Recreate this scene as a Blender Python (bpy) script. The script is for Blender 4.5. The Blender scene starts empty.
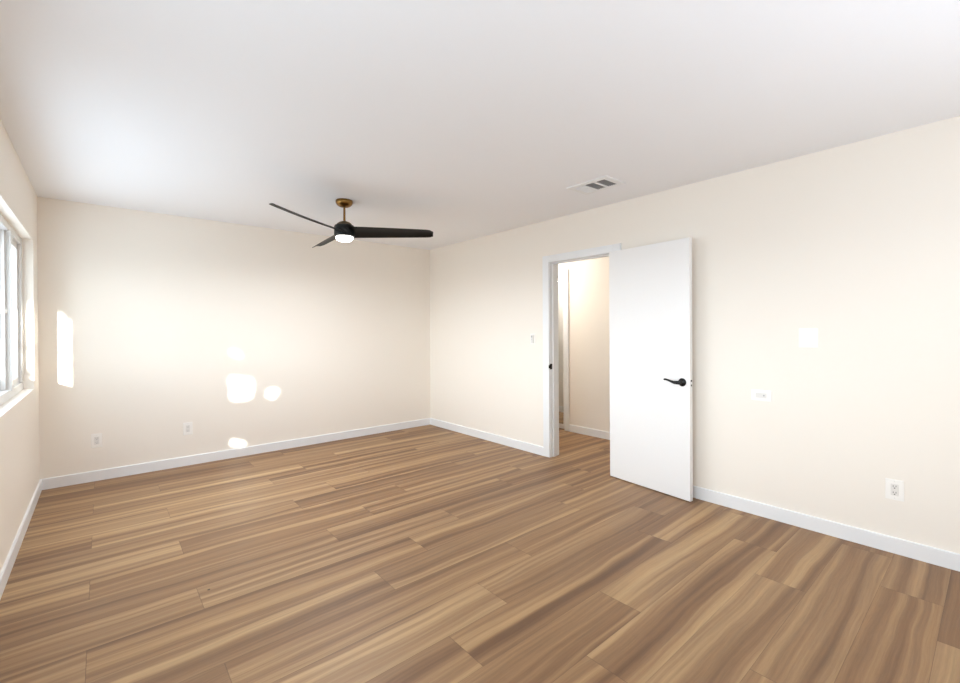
import bpy, bmesh, math, random
from mathutils import Vector, Matrix
R = math.radians
S = bpy.context.scene
C = S.collection

# ---------------------------------------------------------------- camera
cam = bpy.data.objects.new('camera', bpy.data.cameras.new('camera')); C.objects.link(cam)
cam.data.sensor_width = 36; cam.data.lens = 443.913 / 960 * 36
cam.data.shift_y = -8.774 / 960
cam.data.clip_start = 0.02
YAW, PIT, ROL = 0.706015, -0.0038715, -0.0056118
fw = Vector((math.sin(YAW) * math.cos(PIT), math.cos(YAW) * math.cos(PIT), math.sin(PIT)))
rt0 = Vector((math.cos(YAW), -math.sin(YAW), 0)); up0 = rt0.cross(fw)
rt = rt0 * math.cos(ROL) + up0 * math.sin(ROL); up = -rt0 * math.sin(ROL) + up0 * math.cos(ROL)
cam.matrix_world = Matrix((( rt.x, up.x, -fw.x, 0), (rt.y, up.y, -fw.y, 0), (rt.z, up.z, -fw.z, 1.30329), (0, 0, 0, 1)))
S.camera = cam

# ---------------------------------------------------------------- light
SKY_HORIZON, SKY_TOP, GROUND = 5.9, 4.8, 3.7
GLOW = 4.1                          # hazy bright low sky on the window side
SUN_AZ, SUN_EL = 20.0, 9.5          # sunlight travels 20 degrees off +y towards +x, going down
w = bpy.data.worlds.new('sky'); S.world = w; w.use_nodes = True
nt = w.node_tree; nt.nodes.clear()
wo = nt.nodes.new('ShaderNodeOutputWorld'); bg = nt.nodes.new('ShaderNodeBackground')
tc = nt.nodes.new('ShaderNodeTexCoord'); sx = nt.nodes.new('ShaderNodeSeparateXYZ')
cr = nt.nodes.new('ShaderNodeValToRGB'); ma = nt.nodes.new('ShaderNodeMath'); ma.operation = 'MULTIPLY_ADD'
ma.inputs[1].default_value = .5; ma.inputs[2].default_value = .5
nt.links.new(tc.outputs['Generated'], sx.inputs[0]); nt.links.new(sx.outputs['Z'], ma.inputs[0])
nt.links.new(ma.outputs[0], cr.inputs[0])
e = cr.color_ramp.elements
def stop(p, v, c):
    k = e.new(p); k.color = (c[0] * v, c[1] * v, c[2] * v, 1)
e[0].position = 0; e[0].color = (GROUND * .87, GROUND * .99, GROUND * 1.15, 1)
e[1].position = 1; e[1].color = (SKY_TOP * .86, SKY_TOP * .97, SKY_TOP * 1.14, 1)
stop(.44, GROUND, (.89, .99, 1.12)); stop(.50, SKY_HORIZON, (.91, .99, 1.10)); stop(.60, SKY_HORIZON, (.91, .99, 1.10)); stop(.72, SKY_TOP, (.88, .99, 1.16))
def wmap(src, a, b, smooth=True):
    n = nt.nodes.new('ShaderNodeMapRange'); n.interpolation_type = 'SMOOTHSTEP'; n.inputs[1].default_value = a; n.inputs[2].default_value = b
    nt.links.new(src, n.inputs[0]); return n.outputs[0]
def wmul(a, b):
    n = nt.nodes.new('ShaderNodeMath'); n.operation = 'MULTIPLY'; nt.links.new(a, n.inputs[0])
    if isinstance(b, float): n.inputs[1].default_value = b
    else: nt.links.new(b, n.inputs[1])
    return n.outputs[0]
gl = wmul(wmul(wmul(wmap(sx.outputs['X'], -.62, -.84), wmap(sx.outputs['Z'], -.03, .02)), wmap(sx.outputs['Z'], .42, .25)), GLOW)
gv = nt.nodes.new('ShaderNodeVectorMath'); gv.operation = 'SCALE'; gv.inputs[0].default_value = (.94, .99, 1.07); nt.links.new(gl, gv.inputs['Scale'])
ga = nt.nodes.new('ShaderNodeVectorMath'); ga.operation = 'ADD'; nt.links.new(cr.outputs[0], ga.inputs[0]); nt.links.new(gv.outputs[0], ga.inputs[1])
nt.links.new(ga.outputs[0], bg.inputs[0]); bg.inputs[1].default_value = 1.0
nt.links.new(bg.outputs[0], wo.inputs[0])
sun = bpy.data.objects.new('sun', bpy.data.lights.new('sun', 'SUN')); C.objects.link(sun)
sun.data.energy = 28; sun.data.angle = R(.6); sun.data.color = (1, .97, .9)
sd = Vector((math.sin(R(SUN_AZ)) * math.cos(R(SUN_EL)), math.cos(R(SUN_AZ)) * math.cos(R(SUN_EL)), -math.sin(R(SUN_EL))))
sun.rotation_euler = sd.to_track_quat('-Z', 'Y').to_euler()
def portal(name, loc, rot, sxx, syy):
    l = bpy.data.lights.new(name, 'AREA'); l.shape = 'RECTANGLE'; l.size = sxx; l.size_y = syy; l.cycles.is_portal = True
    o = bpy.data.objects.new(name, l); C.objects.link(o); o.location = loc; o.rotation_euler = rot
W1 = (2.45, 4.867); W2 = (-.5, 1.75); WZ = (.875, 2.03)
zc = sum(WZ) / 2; zh = WZ[1] - WZ[0]
portal('daylight_portal', (-.60, sum(W1) / 2, zc), (0, R(-90), 0), zh, W1[1] - W1[0])
portal('daylight_portal', (-.60, sum(W2) / 2, zc), (0, R(-90), 0), zh, W2[1] - W2[0])
# unseen fill light added behind the camera, aimed up at the ceiling
ff = bpy.data.lights.new('ceiling_fill', 'AREA'); ff.shape = 'RECTANGLE'; ff.size = 1.6; ff.size_y = .9; ff.energy = 13.5; ff.color = (.89, .98, 1.10)
fo_ = bpy.data.objects.new('ceiling_fill', ff); C.objects.link(fo_); fo_.location = (1.7, -.6, 1.1); fo_.rotation_euler = (R(180 - 12), 0, 0)
S.view_settings.view_transform = 'Standard'; S.view_settings.look = 'None'
S.view_settings.gamma = 1; S.view_settings.use_curve_mapping = False
S.view_settings.exposure = .41
S.cycles.max_bounces = 14; S.cycles.diffuse_bounces = 10; S.cycles.glossy_bounces = 6; S.cycles.transparent_max_bounces = 16
S.cycles.use_denoising = True; S.cycles.caustics_reflective = False; S.cycles.caustics_refractive = False
S.cycles.sample_clamp_indirect = 8

# ---------------------------------------------------------------- materials
def new_mat(name):
    m = bpy.data.materials.new(name); m.use_nodes = True
    return m, m.node_tree, m.node_tree.nodes['Principled BSDF']
def lin(c): return tuple(((v / 255 + .055) / 1.055) ** 2.4 if v > 10 else v / 255 / 12.92 for v in c) + (1,)
def paint(name, rgb, rough=.6, bump=0, scale=300, metal=0, spec=.5, var=.0):
    m, t, b = new_mat(name)
    b.inputs['Roughness'].default_value = rough; b.inputs['Metallic'].default_value = metal
    b.inputs['Specular IOR Level'].default_value = spec
    n = t.nodes.new('ShaderNodeTexNoise'); n.inputs['Scale'].default_value = scale; n.inputs['Detail'].default_value = 3
    co = t.nodes.new('ShaderNodeTexCoord'); t.links.new(co.outputs['Object'], n.inputs['Vector'])
    n2 = t.nodes.new('ShaderNodeTexNoise'); n2.inputs['Scale'].default_value = 2.0; t.links.new(co.outputs['Object'], n2.inputs['Vector'])
    mx = t.nodes.new('ShaderNodeMix'); mx.data_type = 'RGBA'
    c = lin(rgb); mx.inputs[6].default_value = tuple(v * (1 - var) for v in c[:3]) + (1,); mx.inputs[7].default_value = tuple(min(1, v * (1 + var)) for v in c[:3]) + (1,)
    t.links.new(n2.outputs[0], mx.inputs[0]); t.links.new(mx.outputs[2], b.inputs['Base Color'])
    if bump:
        bp = t.nodes.new('ShaderNodeBump'); bp.inputs['Strength'].default_value = bump; bp.inputs['Distance'].default_value = .002
        t.links.new(n.outputs[0], bp.inputs['Height']); t.links.new(bp.outputs[0], b.inputs['Normal'])
    return m
def emit(name, rgb, s):
    m, t, b = new_mat(name)
    b.inputs['Base Color'].default_value = (.9, .9, .9, 1); b.inputs['Emission Color'].default_value = rgb + (1,); b.inputs['Emission Strength'].default_value = s
    return m
M_wall = paint('cream_wall_paint', (241, 235, 226), .55, .12, 260, spec=.3, var=.004)
M_ceil = paint('white_ceiling_paint', (242, 244, 248), .8, .15, 180, spec=.2, var=.004)
M_trim = paint('white_trim_paint', (236, 238, 240), .35, .03, 90)
M_door = paint('white_door_paint', (240, 240, 240), .4, .04, 60)
M_plate = paint('white_plastic', (246, 244, 240), .35)
M_insert = paint('white_plastic_insert', (228, 226, 222), .3)
M_vinyl = paint('white_vinyl', (224, 223, 221), .35)
M_black = paint('matte_black_metal', (14, 13, 13), .4, metal=.3)
M_blade = paint('black_blade', (11, 10, 10), .5, spec=.25)
M_brass = paint('aged_brass', (138, 104, 56), .3, metal=1)
M_bronze = paint('dark_brass', (120, 108, 90), .35, metal=1)
M_vent_shade = paint('vent_shade_grey', (160, 160, 160), .9)
M_slot = paint('slot_dark', (28, 27, 26), .6)
M_grey = paint('grey_plastic', (170, 170, 170), .5)
M_mirror = paint('mirror_silver', (235, 238, 238), .02, metal=1)
M_leaf = paint('green_leaf', (80, 110, 50), .5, var=.2)
M_bark = paint('tree_bark', (90, 75, 60), .9, .8, 30)
M_lens = emit('lit_lens', (1, .95, .88), 9)
M_hall_lens = emit('hall_fill_lens', (1, .93, .82), 3)

def glass_mat():
    m, t, b = new_mat('window_glass'); t.nodes.remove(b)
    o = t.nodes['Material Output']; tr = t.nodes.new('ShaderNodeBsdfTransparent'); gl = t.nodes.new('ShaderNodeBsdfGlossy')
    tr.inputs[0].default_value = (.93, .95, .94, 1); gl.inputs['Roughness'].default_value = .01
    fr = t.nodes.new('ShaderNodeFresnel'); fr.inputs[0].default_value = 1.2; mx = t.nodes.new('ShaderNodeMixShader')
    ge = t.nodes.new('ShaderNodeNewGeometry'); mu = t.nodes.new('ShaderNodeMath'); mu.operation = 'MULTIPLY_ADD'; mu.inputs[1].default_value = -1; mu.inputs[2].default_value = 1
    m3 = t.nodes.new('ShaderNodeMath'); m3.operation = 'MULTIPLY'      # only the outer skin of each pane reflects
    t.links.new(ge.outputs['Backfacing'], mu.inputs[0]); t.links.new(mu.outputs[0], m3.inputs[0]); t.links.new(fr.outputs[0], m3.inputs[1])
    t.links.new(m3.outputs[0], mx.inputs[0]); t.links.new(tr.outputs[0], mx.inputs[1]); t.links.new(gl.outputs[0], mx.inputs[2]); t.links.new(mx.outputs[0], o.inputs[0])
    return m
M_glass = glass_mat()

def floor_mat():
    m, t, b = new_mat('oak_plank_floor'); N = t.nodes; L = t.links
    def math_(op, a, c=None, d=None):
        n = N.new('ShaderNodeMath'); n.operation = op
        for i, v in enumerate((a, c, d)):
            if v is None: continue
            if isinstance(v, (int, float)): n.inputs[i].default_value = v
            else: L.new(v, n.inputs[i])
        return n.outputs[0]
    def comb(x, y, z):
        n = N.new('ShaderNodeCombineXYZ')
        for i, v in enumerate((x, y, z)):
            if isinstance(v, (int, float)): n.inputs[i].default_value = v
            else: L.new(v, n.inputs[i])
        return n.outputs[0]
    def noise(v, scale, detail=2, rough=.5, dist=0):
        n = N.new('ShaderNodeTexNoise'); n.inputs['Scale'].default_value = scale; n.inputs['Detail'].default_value = detail
        n.inputs['Roughness'].default_value = rough; n.inputs['Distortion'].default_value = dist; L.new(v, n.inputs['Vector']); return n.outputs[0]
    def ramp(v, stops):
        n = N.new('ShaderNodeValToRGB'); L.new(v, n.inputs[0]); el = n.color_ramp.elements
        for i, (p, c) in enumerate(stops):
            k = el[i] if i < 2 else el.new(p)
            k.position = p; k.color = c if len(c) == 4 else (c[0], c[0], c[0], 1)
        return n.outputs[0]
    def mix(f, a, c, mode='MIX'):
        n = N.new('ShaderNodeMix'); n.data_type = 'RGBA'; n.blend_type = mode
        for i, v in ((0, f), (6, a), (7, c)):
            if isinstance(v, (int, float)): n.inputs[i].default_value = v
            elif isinstance(v, tuple): n.inputs[i].default_value = v
            else: L.new(v, n.inputs[i])
        return n.outputs[2]
    co = N.new('ShaderNodeTexCoord'); sp = N.new('ShaderNodeSeparateXYZ'); L.new(co.outputs['Object'], sp.inputs[0])
    x, y = sp.outputs['X'], sp.outputs['Y']
    WD, LN = .2265, 1.525
    ry = math_('DIVIDE', math_('SUBTRACT', y, 1.305), WD); row = math_('FLOOR', ry)
    md = math_('FLOORED_MODULO', row, 3)
    is1 = math_('COMPARE', md, 1, .1); is2 = math_('COMPARE', md, 2, .1)
    off = math_('MULTIPLY_ADD', is2, -.76, math_('MULTIPLY_ADD', is1, .35, 1.12))
    cx = math_('DIVIDE', math_('SUBTRACT', x, off), LN); col = math_('FLOOR', cx)
    wn = N.new('ShaderNodeTexWhiteNoise'); L.new(comb(col, row, 8.1), wn.inputs['Vector'])
    sr = N.new('ShaderNodeSeparateColor'); L.new(wn.outputs['Color'], sr.inputs[0])
    r1, r2, r3 = sr.outputs
    ox = math_('MULTIPLY_ADD', r1, 37, x); oy = math_('MULTIPLY_ADD', r2, 23, y)
    # slow wander of the grain across the plank
    wob = math_('MULTIPLY', math_('SUBTRACT', noise(comb(math_('MULTIPLY', ox, 1.1), math_('MULTIPLY', oy, 2.5), r3), 1, 2), .5), .09)
    gy = math_('ADD', oy, wob)
    A = noise(comb(math_('MULTIPLY', ox, .17), math_('MULTIPLY', gy, 14), r3), 1, 3, .55)          # broad heartwood and sapwood bands
    B = noise(comb(math_('MULTIPLY', ox, 1.6), math_('MULTIPLY', gy, 48), r3), 1, 4, .6)           # grain lines
    D = noise(comb(math_('MULTIPLY', ox, 12), math_('MULTIPLY', gy, 300), r3), 1, 3, .7)           # pores
    base = ramp(A, [(.31, lin((120, 89, 62))), (.43, lin((146, 112, 79))), (.53, lin((163, 129, 93))), (.61, lin((186, 152, 110))), (.76, lin((200, 168, 124)))])
    col1 = mix(.5, base, ramp(B, [(.3, (.62,)), (.5, (.92,)), (.75, (1.12,))]), 'MULTIPLY')
    col2 = mix(.4, col1, ramp(D, [(.3, (.72,)), (.62, (1.05,))]), 'MULTIPLY')
    tone = ramp(r3, [(0, lin((232, 224, 218))), (1, lin((255, 255, 255)))])
    col3 = mix(1.0, col2, tone, 'MULTIPLY')
    # seams
    fy = math_('FRACT', ry); dy = math_('MULTIPLY', math_('MINIMUM', fy, math_('SUBTRACT', 1, fy)), WD)
    fx = math_('FRACT', cx); dx = math_('MULTIPLY', math_('MINIMUM', fx, math_('SUBTRACT', 1, fx)), LN)
    seam = math_('LESS_THAN', math_('MINIMUM', math_('MULTIPLY', dy, 1.5), dx), .0016)
    col4 = mix(math_('MULTIPLY', seam, .4), col3, lin((70, 48, 34)))
    # one small dark knot near the left of the room
    dk = N.new('ShaderNodeVectorMath'); dk.operation = 'DISTANCE'; L.new(comb(x, y, 0), dk.inputs[0]); dk.inputs[1].default_value = (.405, 2.605, 0)
    col5 = mix(math_('MULTIPLY', math_('LESS_THAN', dk.outputs['Value'], .0065), .9), col4, lin((40, 28, 22)))
    L.new(col5, b.inputs['Base Color'])
    L.new(ramp(B, [(0, (.42,)), (1, (.55,))]), b.inputs['Roughness'])
    b.inputs['Specular IOR Level'].default_value = .45
    bp = N.new('ShaderNodeBump'); bp.inputs['Strength'].default_value = .12; bp.inputs['Distance'].default_value = .001
    L.new(math_('SUBTRACT', D, math_('MULTIPLY', seam, 1.5)), bp.inputs['Height']); L.new(bp.outputs[0], b.inputs['Normal'])
    return m
M_floor = floor_mat()

# ---------------------------------------------------------------- helpers
def box(bm, x0, x1, y0, y1, z0, z1, bev=0, seg=2):
    r = bmesh.ops.create_cube(bm, size=1)
    vs = r['verts']
    for v in vs:
        v.co = Vector((x0 + (v.co.x + .5) * (x1 - x0), y0 + (v.co.y + .5) * (y1 - y0), z0 + (v.co.z + .5) * (z1 - z0)))
    if bev:
        es = list({ed for v in vs for ed in v.link_edges})
        bmesh.ops.bevel(bm, geom=es, offset=bev, segments=seg, profile=.5, affect='EDGES')
def lathe(bm, prof, seg=48, ax=None, org=(0, 0, 0)):
    """surface of revolution round z; prof = [(radius, z)]; ax = matrix to turn it"""
    mt = ax or Matrix.Identity(3); org = Vector(org); rings = []
    for r, z in prof:
        if r < 1e-6: rings.append([bm.verts.new(org + mt @ Vector((0, 0, z)))])
        else: rings.append([bm.verts.new(org + mt @ Vector((r * math.cos(2 * math.pi * k / seg), r * math.sin(2 * math.pi * k / seg), z))) for k in range(seg)])
    for a, b in zip(rings, rings[1:]):
        for k in range(seg):
            k2 = (k + 1) % seg
            if len(a) == 1 and len(b) == 1: continue
            if len(a) == 1: bm.faces.new((a[0], b[k], b[k2]))
            elif len(b) == 1: bm.faces.new((a[k], b[0], a[k2]))
            else: bm.faces.new((a[k], b[k], b[k2], a[k2]))
def loft(bm, secs):
    rr = [[bm.verts.new(v) for v in s] for s in secs]; n = len(rr[0])
    for a, b in zip(rr, rr[1:]):
        for k in range(n): bm.faces.new((a[k], a[(k + 1) % n], b[(k + 1) % n], b[k]))
    bm.faces.new(rr[0]); bm.faces.new(rr[-1])
def obj(name, bm, m, parent=None, smooth=False, at=None):
    bmesh.ops.recalc_face_normals(bm, faces=bm.faces)
    me = bpy.data.meshes.new(name); bm.to_mesh(me); bm.free(); me.materials.append(m)
    o = bpy.data.objects.new(name, me); C.objects.link(o)
    if parent: o.parent = parent
    if at: o.location = at
    if smooth:
        for f in me.polygons: f.use_smooth = True
        me.set_sharp_from_angle(angle=R(40))
    return o
def boxes(name, m, lst, parent=None, bev=0, at=None):
    bm = bmesh.new()
    for b in lst: box(bm, *b, bev=bev)
    return obj(name, bm, m, parent, at=at)
def struct(o, label=None, cat=None):
    o['kind'] = 'structure'
    if label: o['label'] = label
    if cat: o['category'] = cat
    return o
def thing(name, label, cat, loc=(0, 0, 0), rz=0, group=None):
    o = bpy.data.objects.new(name, None); C.objects.link(o); o.location = loc; o.rotation_euler = (0, 0, rz)
    o.empty_display_size = .1
    o['label'] = label; o['category'] = cat
    if group: o['group'] = group
    return o

# ---------------------------------------------------------------- room shell
XL, XR, YB, YF, H = -.3993, 3.5019, 5.1864, -1.20, 2.44
XO = -.58                      # outer face of the left wall
HX0, HX1 = 3.63, 4.60          # hallway
OY0, OY1, OZ = 2.26, 3.0, 1.998 # door opening
struct(boxes('floor', M_floor, [(XO, 6.0, YF - .15, 6.4, -.1, 0)]), 'light brown wood plank floor running into the hallway', 'floor')
struct(boxes('ceiling', M_ceil, [(XO, 6.0, YF - .15, 6.4, H, H + .12)]), 'plain matte white ceiling holding the fan and air vent', 'ceiling')
struct(boxes('wall_back', M_wall, [(XO, XR + .128, YB, YB + .12, 0, H)]), 'cream wall at the far end behind the ceiling fan', 'wall')
z0, z1 = WZ; Z2 = .76
struct(boxes('wall_left', M_wall, [(XO, XL, YF - .15, W2[0], 0, H), (XO, XL, W2[1], W1[0], 0, H), (XO, XL, W1[1], YB, 0, H),
    (XO, XL, W2[0], W2[1], 0, Z2), (XO, XL, W2[0], W2[1], z1, H), (XO, XL, W1[0], W1[1], 0, z0), (XO, XL, W1[0], W1[1], z1, H)]),
    'cream wall on the left with the deep window recess', 'wall')
struct(boxes('wall_right', M_wall, [(XR, HX0, YF - .15, OY0 - .015, 0, H), (XR, HX0, OY1 + .015, YB, 0, H), (XR, HX0, OY0 - .015, OY1 + .015, OZ + .015, H)]),
    'cream wall on the right with the doorway and wall plates', 'wall')
struct(boxes('wall_front', M_wall, [(XL, XR, YF - .15, YF, 0, H)]),
    'cream wall behind the camera', 'wall')
# hallway shell
MY = 3.69                      # where the mirrored door begins
struct(boxes('wall_hall', M_wall, [(HX1, HX1 + .12, 1.0, MY - .0, 0, H), (HX1, HX1 + .12, MY, 6.2, 2.07, H), (HX1, HX1 + .12, 5.35, 6.2, 0, 2.07), (HX1 + .06, HX1 + .12, MY, 5.35, 0, 2.07)]),
    'cream hallway wall seen through the doorway', 'wall')
struct(boxes('wall_hall', M_wall, [(HX0, HX1, 1.0, 1.1, 0, H)]), 'cream end wall of the hallway nearest the camera', 'wall')
struct(boxes('wall_hall', M_wall, [(HX0 - .1, HX1, 6.1, 6.2, 0, H), (HX0 - .1, HX0, YB + .12, 6.1, 0, H)]), 'cream far end wall of the hallway', 'wall')

# baseboards
BH, BT = .091, .0135
def base_prof(name, a, b, n, label, caps=True):
    """a,b ends on the wall line, n = direction into the room"""
    bm = bmesh.new(); a = Vector(a + (0,)); b = Vector(b + (0,)); n = Vector(n + (0,))
    pr = [(0, 0), (BT, 0), (BT, BH - .004), (BT - .004, BH), (0, BH)]
    loft(bm, [[p + n * u + Vector((0, 0, v)) for u, v in pr] for p in (a, b)])
    return struct(obj(name, bm, M_trim), label, 'baseboard')
base_prof('baseboard_back', (XL, YB), (XR, YB), (0, -1), 'white baseboard along the far wall')
base_prof('baseboard_left', (XL, YB - BT), (XL, YF), (1, 0), 'white baseboard under the window wall')
base_prof('baseboard_right', (XR, YB - BT), (XR, OY1 + .085), (-1, 0), 'white baseboard between the far corner and the doorway')
base_prof('baseboard_right', (XR, OY0 - .085), (XR, YF), (-1, 0), 'white baseboard running from the open door towards the camera')
base_prof('baseboard_hall', (HX1, MY - .075), (HX1, 1.1), (-1, 0), 'white baseboard on the hallway wall')
base_prof('baseboard_hall', (HX0, OY1 + .1), (HX0, 6.1), (1, 0), 'white baseboard behind the doorway in the hall')

# ---------------------------------------------------------------- doorway trim and the open door
CW, CT = .083, .014
tr = thing('trim_1', 'white flat casing and jamb framing the hallway doorway', 'door frame', (XR, (OY0 + OY1) / 2, 0)); struct(tr)
def tparent(o): 
    o.parent = tr; o.matrix_parent_inverse = Matrix.Translation(-Vector(tr.location)); return o
tparent(boxes('casing', M_trim, [(XR - CT, XR, OY1 + .004, OY1 + .004 + CW, 0, OZ + .074)], bev=.003))
tparent(boxes('casing', M_trim, [(XR - CT, XR, OY0 - .004 - CW, OY0 - .004, 0, OZ + .074)], bev=.003))
tparent(boxes('casing', M_trim, [(XR - CT, XR, OY0 - .004, OY1 + .004, OZ + .004, OZ + .074)], bev=.003))
tparent(boxes('jamb', M_trim, [(XR, HX0, OY1, OY1 + .015, 0, OZ), (XR, HX0, OY0 - .015, OY0, 0, OZ), (XR, HX0, OY0 - .015, OY1 + .015, OZ, OZ + .015)], bev=.001))
tparent(boxes('door_stop', M_trim, [(XR + .040, XR + .078, OY1 - .011, OY1, 0, OZ), (XR + .040, XR + .078, OY0, OY0 + .011, 0, OZ), (XR + .040, XR + .078, OY0 + .011, OY1 - .011, OZ - .011, OZ)], bev=.001))
tparent(boxes('hall_casing', M_trim, [(HX0, HX0 + .014, OY1 + .004, OY1 + .087, 0, OZ + .087), (HX0, HX0 + .014, OY0 - .087, OY0 - .004, 0, OZ + .087), (HX0, HX0 + .014, OY0 - .004, OY1 + .004, OZ + .004, OZ + .087)], bev=.003))
sp_ = tparent(boxes('strike_plate', M_black, [(XR - .004, XR + .030, OY1 - .0015, OY1 + .001, .905, .962), (XR - CT - .0025, XR - .002, OY1 - .0015, OY1 + .0065, .917, .950)], bev=.0008)); sp_['label'] = 'black strike plate'

hx, hy = 3.4445, 2.262
ang = math.atan2(1.518 - 2.26, 3.366 - 3.4425)      # direction hinge -> latch
d = thing('door_1', 'open white flush door folded back against the right wall', 'door', (hx, hy, 0), ang); struct(d)
DW, DTK = .748, .035
# local +x runs hinge to latch; the visible face is local y=0 on the side away from the wall
bm = bmesh.new(); box(bm, 0, DW, 0, DTK, .007, 2.0, bev=.0015); slab = obj('door_slab', bm, M_door, d)
hz, hxx = .903, .688
bm = bmesh.new(); ax = Matrix.Rotation(R(90), 3, 'X')    # z axis -> -y
lathe(bm, [(0, 0), (.031, 0), (.0315, .005), (.029, .010), (.020, .014), (.013, .018), (.012, .045), (0, .045)], 40, ax, (hxx, 0, hz))
hd = obj('door_handle', bm, M_black, d, True); hd['label'] = 'black lever handle'
bm = bmesh.new(); pts = [(hxx + .012, -.045, hz, .012, .009), (hxx, -.049, hz, .014, .011), (hxx - .02, -.050, hz - .001, .0135, .010), (hxx - .040, -.051, hz - .001, .012, .008), (hxx - .060, -.051, hz + .004, .010, .0065),
    (hxx - .082, -.051, hz + .011, .0085, .006), (hxx - .104, -.051, hz + .0165, .0078, .005), (hxx - .121, -.050, hz + .016, .0075, .0045), (hxx - .126, -.050, hz + .015, .004, .002)]
loft(bm, [[Vector((px, py + wy * math.cos(t * math.pi / 6), pz + wz * math.sin(t * math.pi / 6))) for t in range(12)] for px, py, pz, wz, wy in pts])
obj('lever', bm, M_black, hd, True)
bm = bmesh.new(); lathe(bm, [(0, 0), (.027, 0), (.0275, .004), (.025, .008), (.017, .012), (.011, .016), (.0105, .045), (0, .045)], 40, Matrix.Rotation(R(-90), 3, 'X'), (hxx, DTK, hz))
box(bm, hxx - .12, hxx + .01, DTK + .040, DTK + .050, hz - .008, hz + .008, .003)
obj('back_handle', bm, M_black, d, True)
lp = boxes('latch_plate', M_door, [(DW - .0005, DW + .0012, .006, .029, .875, .932)], d, bev=.0004)
bm = bmesh.new(); box(bm, DW + .001, DW + .004, .010, .024, .911, .925, .001); box(bm, DW + .001, DW + .0035, .011, .023, .877, .890, .001); lt = obj('latch_bolt', bm, M_black, d); lt['label'] = 'black latch bolt'
for zz in (.2, 1.0, 1.8):
    bm = bmesh.new(); lathe(bm, [(0, 0), (.006, 0), (.006, .09), (0, .09)], 16, None, (-.0075, DTK - .004, zz)); box(bm, -.004, .0005, .012, DTK - .002, zz, zz + .09)
    obj('hinge', bm, M_bronze, d, True)

# mirrored closet door in the hallway
m2 = thing('door_2', 'white framed mirrored door on the hallway wall', 'door', (HX1, 4.45, 0)); struct(m2)
def par(o, p): o.parent = p; o.matrix_parent_inverse = Matrix.Translation(-Vector(p.location)); return o
MZ = 2.02
par(boxes('door_casing', M_trim, [(HX1 - .016, HX1, MY - .07, MY + .002, 0, MZ + .075), (HX1 - .016, HX1, 5.33, 5.40, 0, MZ + .075), (HX1 - .016, HX1, MY + .002, 5.33, MZ, MZ + .075)], bev=.003), m2)
F0, F1 = HX1 + .006, HX1 + .036
for a, b_ in ((MY + .004, 4.53), (4.535, 5.326)):
    f = par(boxes('door_frame', M_vinyl, [(F0, F1, a, a + .03, .014, MZ - .004), (F0, F1, b_ - .03, b_, .014, MZ - .004), (F0, F1, a + .03, b_ - .03, .014, .07), (F0, F1, a + .03, b_ - .03, MZ - .06, MZ - .004)], bev=.002), m2)
    g = boxes('mirror_panel', M_mirror, [(F0 + .010, F0 + .016, a + .028, b_ - .028, .068, MZ - .058)]); par(g, m2); g['label'] = 'mirror glass panel'

# ---------------------------------------------------------------- windows
def window(name, y0, y1, splits, label, z0=WZ[0]):
    wd = thing(name, label, 'window', (-.50, (y0 + y1) / 2, WZ[0])); struct(wd)
    fx0, fx1, fb = -.56, -.459, .052
    P = lambda o: par(o, wd)
    P(boxes('window_frame', M_vinyl, [(fx0, fx1, y0, y1, z0, z0 + .058), (fx0, fx1, y0, y1, z1 - .05, z1), (fx0, fx1, y0, y0 + fb, z0 + .058, z1 - .05), (fx0, fx1, y1 - fb, y1, z0 + .058, z1 - .05)], bev=.003))
    za, zb = z0 + .058, z1 - .05
    for i, (a, b_, xa, xb) in enumerate(splits):
        s = P(boxes('sash', M_vinyl, [(xa, xb, a, a + .045, za, zb), (xa, xb, b_ - .045, b_, za, zb), (xa, xb, a + .045, b_ - .045, za, za + .045), (xa, xb, a + .045, b_ - .045, zb - .045, zb)], bev=.003))
        xc = (xa + xb) / 2
        g = P(boxes('glass_pane', M_glass, [(xc - .002, xc + .002, a + .042, b_ - .042, za + .042, zb - .042)]))
    return wd
win1 = window('window_1', W1[0], W1[1], [(W1[0] + .053, 3.28, -.505, -.478), (3.22, 4.235, -.540, -.512), (4.215, W1[1] - .053, -.505, -.478)],
              'white vinyl sliding window in the left wall beside the far corner')
# meeting stile of the right hand sash, ribbed, with its knob and latches
P = lambda o: par(o, win1)
P(boxes('meeting_stile', M_vinyl, [(-.506, -.452, 4.240, 4.262, z0 + .05, z1 - .045)] + [(-.500 + k * .011, -.4955 + k * .011, 4.2365, 4.241, z0 + .05, z1 - .045) for k in range(4)], bev=.001))
P(boxes('gasket', M_slot, [(-.512, -.507, 4.238, 4.262, z0 + .058, z1 - .05)]))['label'] = 'dark vertical gasket'
bm = bmesh.new(); lathe(bm, [(0, .018), (.020, .017), (.026, .012), (.0275, .006), (.0265, 0), (0, 0)], 32, Matrix.Rotation(R(90), 3, 'X'), (-.495, 4.238, 1.452))
P(obj('sash_knob', bm, M_plate, None, True))['label'] = 'round white knob'
P(boxes('corner_latch', M_black, [(-.503, -.483, 4.222, 4.238, 1.955, 1.967), (-.503, -.497, 4.222, 4.238, 1.93, 1.967)], bev=.002))['label'] = 'black top latch'
P(boxes('corner_latch', M_black, [(-.490, -.486, 4.226, 4.238, .905, .935), (-.490, -.472, 4.226, 4.238, .903, .909)], bev=.001))['label'] = 'black bottom latch'
win2 = window('added_window', W2[0], W2[1], [(W2[0] + .053, .29, -.505, -.478), (.25, W2[1] - .053, -.540, -.512)], 'white vinyl window added out of view in the left wall to let light in', Z2)  # unseen second window, added so sky and sun reach the room

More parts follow.
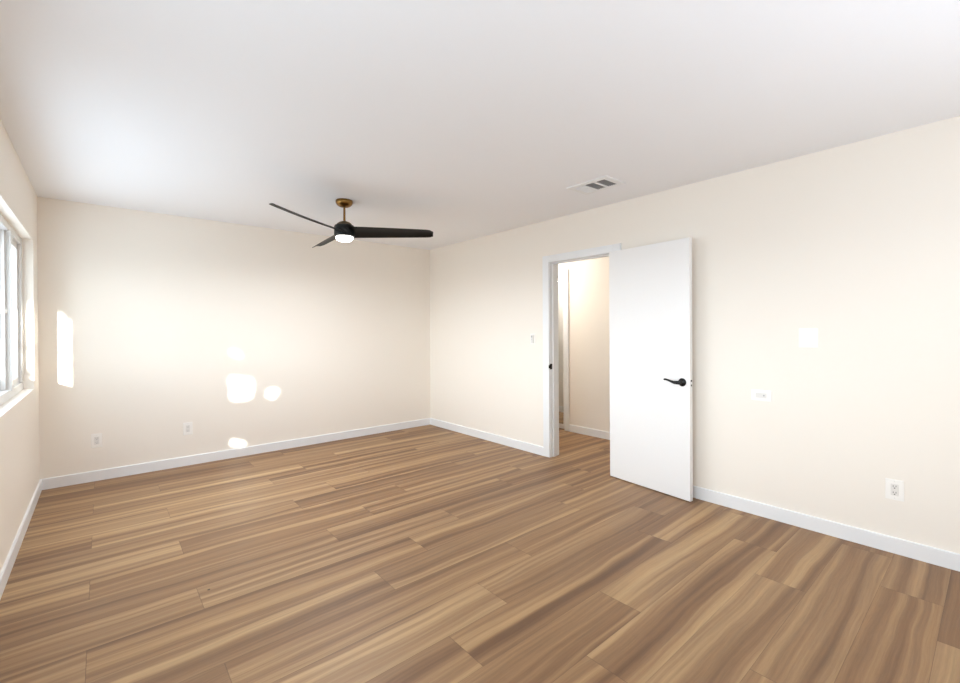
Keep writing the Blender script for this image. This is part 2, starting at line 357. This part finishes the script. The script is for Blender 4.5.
# ---------------------------------------------------------------- ceiling fan
FX, FY = 1.609, 3.691
fan = thing('ceiling_fan', 'black three blade ceiling fan with brass rod and lit lens', 'ceiling fan', (FX, FY, H))
def F(name, prof, m, parent=fan, label=None):
    bm = bmesh.new(); lathe(bm, prof, 56); o = obj(name, bm, m, parent, True)
    if label: o['label'] = label
    return o
F('canopy', [(0, 0), (.070, 0), (.072, -.006), (.071, -.022), (.064, -.036), (.050, -.048), (.030, -.057), (.016, -.060), (0, -.060)], M_brass, label='rounded brass ceiling canopy')
F('downrod', [(.0095, -.055), (.0095, -.180)], M_brass, label='thin brass rod')
F('coupling_cover', [(.011, -.176), (.022, -.180), (.045, -.189), (.062, -.202), (.068, -.216), (.068, -.224), (0, -.224)], M_bronze, label='dull bronze dome')
hs = F('motor_housing', [(.066, -.214), (.080, -.218), (.086, -.229), (.087, -.300), (.084, -.312), (.070, -.316), (0, -.316)], M_black, label='black drum housing')
F('light_lens', [(.070, -.314), (.071, -.328), (.064, -.342), (.048, -.351), (.025, -.356), (0, -.357)], M_lens, label='glowing frosted lens')
fl = bpy.data.lights.new('fan_lamp_light', 'AREA'); fl.shape = 'DISK'; fl.size = .13; fl.energy = 16; fl.color = (.95, .98, 1.03)
fo = bpy.data.objects.new('fan_lamp_light', fl); C.objects.link(fo); fo.location = (0, 0, -.362); fo.parent = fan
rv = Vector((math.cos(YAW), -math.sin(YAW), 0)); dv = Vector((math.sin(YAW), math.cos(YAW), 0))
for k in range(3):
    a = R(7 + 120 * k)
    u = rv * math.cos(a) + dv * math.sin(a); s = u.cross(Vector((0, 0, 1)))        # clockwise side seen from above
    bm = bmesh.new(); secs = []
    for i in range(25):
        t = i / 24; r = .050 + t * .715
        ch = .172 - .045 * t ** 1.4
        if t > .93: ch *= 1 - ((t - .93) / .07) ** 2 * .38
        lo = -.085 + .020 * t + (.018 * ((t - .93) / .07) ** 2 if t > .93 else 0)
        p = R(21 - 3 * t); cz = -.274 + (.003, -.008, .040)[k] * t ** 1.6
        sec = []
        n = 10; th = .010 - .005 * t
        for j in range(n + 1):
            q = lo + ch * j / n; cam_ = .010 * math.sin(math.pi * j / n)
            sec.append((q, cam_ + th / 2 * math.sin(math.pi * min(1, max(0, (j + .4) / (n + .8)))) ** .5))
        for j in range(n, -1, -1):
            q = lo + ch * j / n; cam_ = .010 * math.sin(math.pi * j / n)
            sec.append((q, cam_ - th / 2 * math.sin(math.pi * min(1, max(0, (j + .4) / (n + .8)))) ** .5))
        secs.append([u * r + s * (q * math.cos(p) - zz * math.sin(p)) + Vector((0, 0, cz + q * math.sin(p) + zz * math.cos(p))) for q, zz in sec])
    loft(bm, secs)
    obj('blade', bm, M_blade, fan, True)

# ---------------------------------------------------------------- ceiling air vent
vt = thing('ceiling_vent', 'white three section air vent set in the ceiling near the doorway', 'air vent', (2.95, 2.045, H))
vx0, vx1 = 2.868, 3.040; cells = [(1.922, 2.000), (2.022, 2.100), (2.122, 2.196)]
fr = [(2.825, vx0, 1.875, 2.240, H - .008, H), (vx1, 3.083, 1.875, 2.240, H - .008, H), (vx0, vx1, 1.875, cells[0][0], H - .008, H), (vx0, vx1, cells[2][1], 2.240, H - .008, H),
      (vx0, vx1, cells[0][1], cells[1][0], H - .008, H), (vx0, vx1, cells[1][1], cells[2][0], H - .008, H)]
par(boxes('vent_frame', M_trim, fr), vt)
par(boxes('vent_shade', M_vent_shade, [(vx0, vx1, cells[0][0], cells[2][1], H - .0015, H - .0005)]), vt)['label'] = 'thin grey sheet standing in for the shaded opening behind the slats'  # flat sheet; the shade of the vent opening is put into its grey
for ci, (c0, c1) in enumerate(cells):
    bm = bmesh.new()
    n = 5
    for k in range(n):
        yc = c0 + (k + .5) * (c1 - c0) / n; tl = R(20 if ci < 2 else -55); hw = .0062 if ci < 2 else .0085
        dy, dz = hw * math.cos(tl), hw * math.sin(tl)
        if ci < 2: dy, dz = .0012, .003
        q = [(yc - dy, H - .005 - dz), (yc + dy, H - .005 + dz)]
        v = [bm.verts.new((vx, yy + oo, z)) for vx in (vx0, vx1) for (yy, z) in q for oo in (0, .001)]
        bm.faces.new((v[0], v[2], v[6], v[4])); bm.faces.new((v[1], v[3], v[7], v[5]))
        bm.faces.new((v[0], v[1], v[5], v[4])); bm.faces.new((v[2], v[3], v[7], v[6]))
    par(obj('louver', bm, M_grey if ci < 2 else M_trim), vt)  # first two sections get grey slats, their shade put into the colour

# ---------------------------------------------------------------- wall plates
def plate(name, label, cat, wall, c, z, w_, h_, kind, group=None):
    """built in local coords: x along the wall, y out of the wall, then turned"""
    if wall == 'right': loc, rz = (XR, c, z), R(90)
    elif wall == 'back': loc, rz = (c, YB, z), R(180)
    t = thing(name, label, cat, loc, rz, group)
    boxes('cover_plate', M_plate, [(-w_ / 2, w_ / 2, 0, .0055, -h_ / 2, h_ / 2)], t, bev=.002)
    Y = .0055
    def scr(x, zz):
        bm = bmesh.new(); lathe(bm, [(0, .0012), (.0028, .001), (.0033, 0)], 12, Matrix.Rotation(R(-90), 3, 'X'), (x, Y - .0002, zz)); obj('screw', bm, M_insert, t, True)
    if kind == 'rockers':
        for x in (-.023, .023):
            boxes('rocker_surround', M_insert, [(x - .0172, x + .0172, Y - .001, Y + .0006, -.0338, .0338)], t)
            bm = bmesh.new(); secs = []
            for xx in (x - .0155, x + .0155):
                secs.append([Vector((xx, yy, zz)) for yy, zz in ((Y, -.032), (Y + .0045, -.0315), (Y + .002, 0), (Y + .0015, .0315), (Y, .032))])
            loft(bm, secs); obj('rocker', bm, M_plate, t)
        for x in (-.023, .023):
            scr(x, .049); scr(x, -.049)
    elif kind == 'outlet':
        boxes('receptacle', M_insert, [(-.0168, .0168, Y - .001, Y + .0018, -.0335, .0335)], t, bev=.001)
        for zz in (-.018, .018):
            boxes('slots', M_slot if wall == 'right' else M_grey, [(-.0075, -.0050, Y + .0015, Y + .0021, zz - .001, zz + .008), (.0045, .0070, Y + .0015, Y + .0021, zz - .001, zz + .007), (-.003, .003, Y + .0015, Y + .0021, zz - .010, zz - .005)], t)
        scr(0, .048); scr(0, -.048)
    elif kind == 'jack':
        boxes('insert', M_insert, [(-.0335, .0335, Y - .001, Y + .0018, -.0168, .0168)], t, bev=.001)
        bm = bmesh.new(); lathe(bm, [(0, .004), (.0045, .004), (.005, 0)], 16, Matrix.Rotation(R(-90), 3, 'X'), (-.018, Y + .0015, 0)); obj('jack', bm, M_grey, t, True)
        scr(-.048, 0); scr(.048, 0)
    elif kind == 'control':
        boxes('control_body', M_insert, [(-.0175, .0175, Y - .001, Y + .010, -.046, .046)], t, bev=.003)
        boxes('display', M_grey, [(-.003, .012, Y + .0095, Y + .0108, .016, .034)], t, bev=.0008)
        boxes('rocker_slot', M_grey, [(-.016, -.0135, Y + .0095, Y + .0105, -.040, .036)], t)
        bm = bmesh.new(); lathe(bm, [(0, .002), (.004, .0015), (.0045, 0)], 16, Matrix.Rotation(R(-90), 3, 'X'), (.004, Y + .010, -.004)); obj('button', bm, M_grey, t, True)
    return t
plate('light_switch', 'white double rocker switch plate, highest plate right of the open door', 'light switch', 'right', .812, 1.247, .104, .125, 'rockers')
plate('jack_plate', 'small horizontal white jack plate between the open door and the double switch', 'wall plate', 'right', 1.084, .843, .124, .076, 'jack')
plate('wall_outlet', 'white electrical outlet low on the right wall with dark slots', 'outlet', 'right', .400, .368, .080, .118, 'outlet')
plate('fan_control', 'small white wall control with grey display left of the doorway', 'wall control', 'right', 3.237, 1.215, .066, .112, 'control')
plate('wall_outlet', 'white outlet on the far wall nearest the window corner', 'outlet', 'back', -.038, .354, .074, .122, 'outlet')
plate('wall_outlet', 'white outlet on the far wall, second from the window corner', 'outlet', 'back', .640, .360, .078, .122, 'outlet')

# ---------------------------------------------------------------- unseen lamp added to brighten the hallway
hl = thing('hall_fill_lamp', 'round white flush lamp added out of view to brighten the hallway', 'fill lamp', (4.1, 4.2, H))
bm = bmesh.new(); lathe(bm, [(0, 0), (.15, 0), (.15, -.03), (.14, -.03)], 40); obj('lamp_base', bm, M_trim, hl, True)
bm = bmesh.new(); lathe(bm, [(.14, -.028), (.135, -.05), (.10, -.068), (0, -.075)], 40); obj('lamp_shade', bm, M_hall_lens, hl, True)
pl = bpy.data.lights.new('hall_fill_light', 'POINT'); pl.energy = 23; pl.color = (1, .96, .9); pl.shadow_soft_size = .12
po = bpy.data.objects.new('hall_fill_light', pl); C.objects.link(po); po.location = (0, 0, -.3); po.parent = hl

# ---------------------------------------------------------------- unseen leafy tree added to break the low sun into patches
def sun_mask_tree():
    rnd = random.Random(5)
    t = thing('sun_mask_tree', 'green leafy tree added unseen outside the window, with gaps shaped for sun patches', 'tree', (-2.0, -2.2, 0))
    bm = bmesh.new(); lathe(bm, [(.10, -.1), (.07, 1.0), (.05, 2.4), (.02, 3.2), (0, 3.2)], 14); obj('trunk', bm, M_bark, t, True)
    bm = bmesh.new()
    tx, ts = math.tan(R(SUN_AZ)), math.tan(R(SUN_EL)) / math.cos(R(SUN_AZ))
    gaps = [(-.28, 1.34, .05, .08), (-.23, 1.33, .035, .06), (-.28, 1.45, .015, .02), (-.18, 1.34, .02, .05), (-.29, 1.18, .02, .04), (-.20, 1.19, .02, .02), (-.27, 1.25, .04, .04),
            (-.28, 1.03, .03, .07), (-.22, 1.08, .02, .03), (-.18, 1.02, .02, .06), (-.22, .95, .03, .04), (-.18, .89, .03, .03), (-.26, .88, .03, .03), (-.25, 1.53, .008, .01),
            (1.04, 1.10, .012, .03), (1.09, 1.07, .02, .015), (1.07, .78, .06, .06), (1.16, .75, .06, .07), (1.09, .66, .07, .06), (1.18, .67, .035, .05),
            (1.41, .63, .045, .05), (1.46, .66, .02, .02), (1.12, .74, .03, .07), (1.12, .66, .03, .03), (1.05, .155, .05, .012), (1.13, .14, .05, .008)]  # leaf gaps shaped to drop sun patches on the far wall
    side = Vector((math.cos(R(SUN_AZ)), -math.sin(R(SUN_AZ)), 0)); vert = side.cross(sd)
    n = 0
    while n < 44000:
        bx = rnd.uniform(-.95, 2.75); bz = rnd.uniform(-.55, 2.3)          # where this leaf's shade would reach the far wall
        lr = rnd.uniform(.022, .045)
        if any(((bx - gx) / (rx + lr * .62)) ** 2 + ((bz - gz) / (rz + lr * .62)) ** 2 < 1 for gx, gz, rx, rz in gaps): continue
        y = rnd.uniform(-3.4, -1.6); dd = YB - y
        p = Vector((bx - dd * tx, y, bz + dd * ts))
        q = Matrix.Rotation(rnd.uniform(0, 6.28), 3, sd) @ side; nr = (sd + Vector((rnd.uniform(-.7, .7), rnd.uniform(-.7, .7), rnd.uniform(-.7, .7)))).normalized()
        q = (q - nr * q.dot(nr)).normalized(); r2 = nr.cross(q)
        vs = [bm.verts.new(p - Vector(t.location) + q * a * lr + r2 * b * lr) for a, b in ((-1.3, 0), (-.5, .62), (.4, .6), (1.3, 0), (.4, -.6), (-.5, -.62))]
        bm.faces.new(vs); n += 1
    f = obj('foliage', bm, M_leaf, t); f['kind'] = 'stuff'
sun_mask_tree()
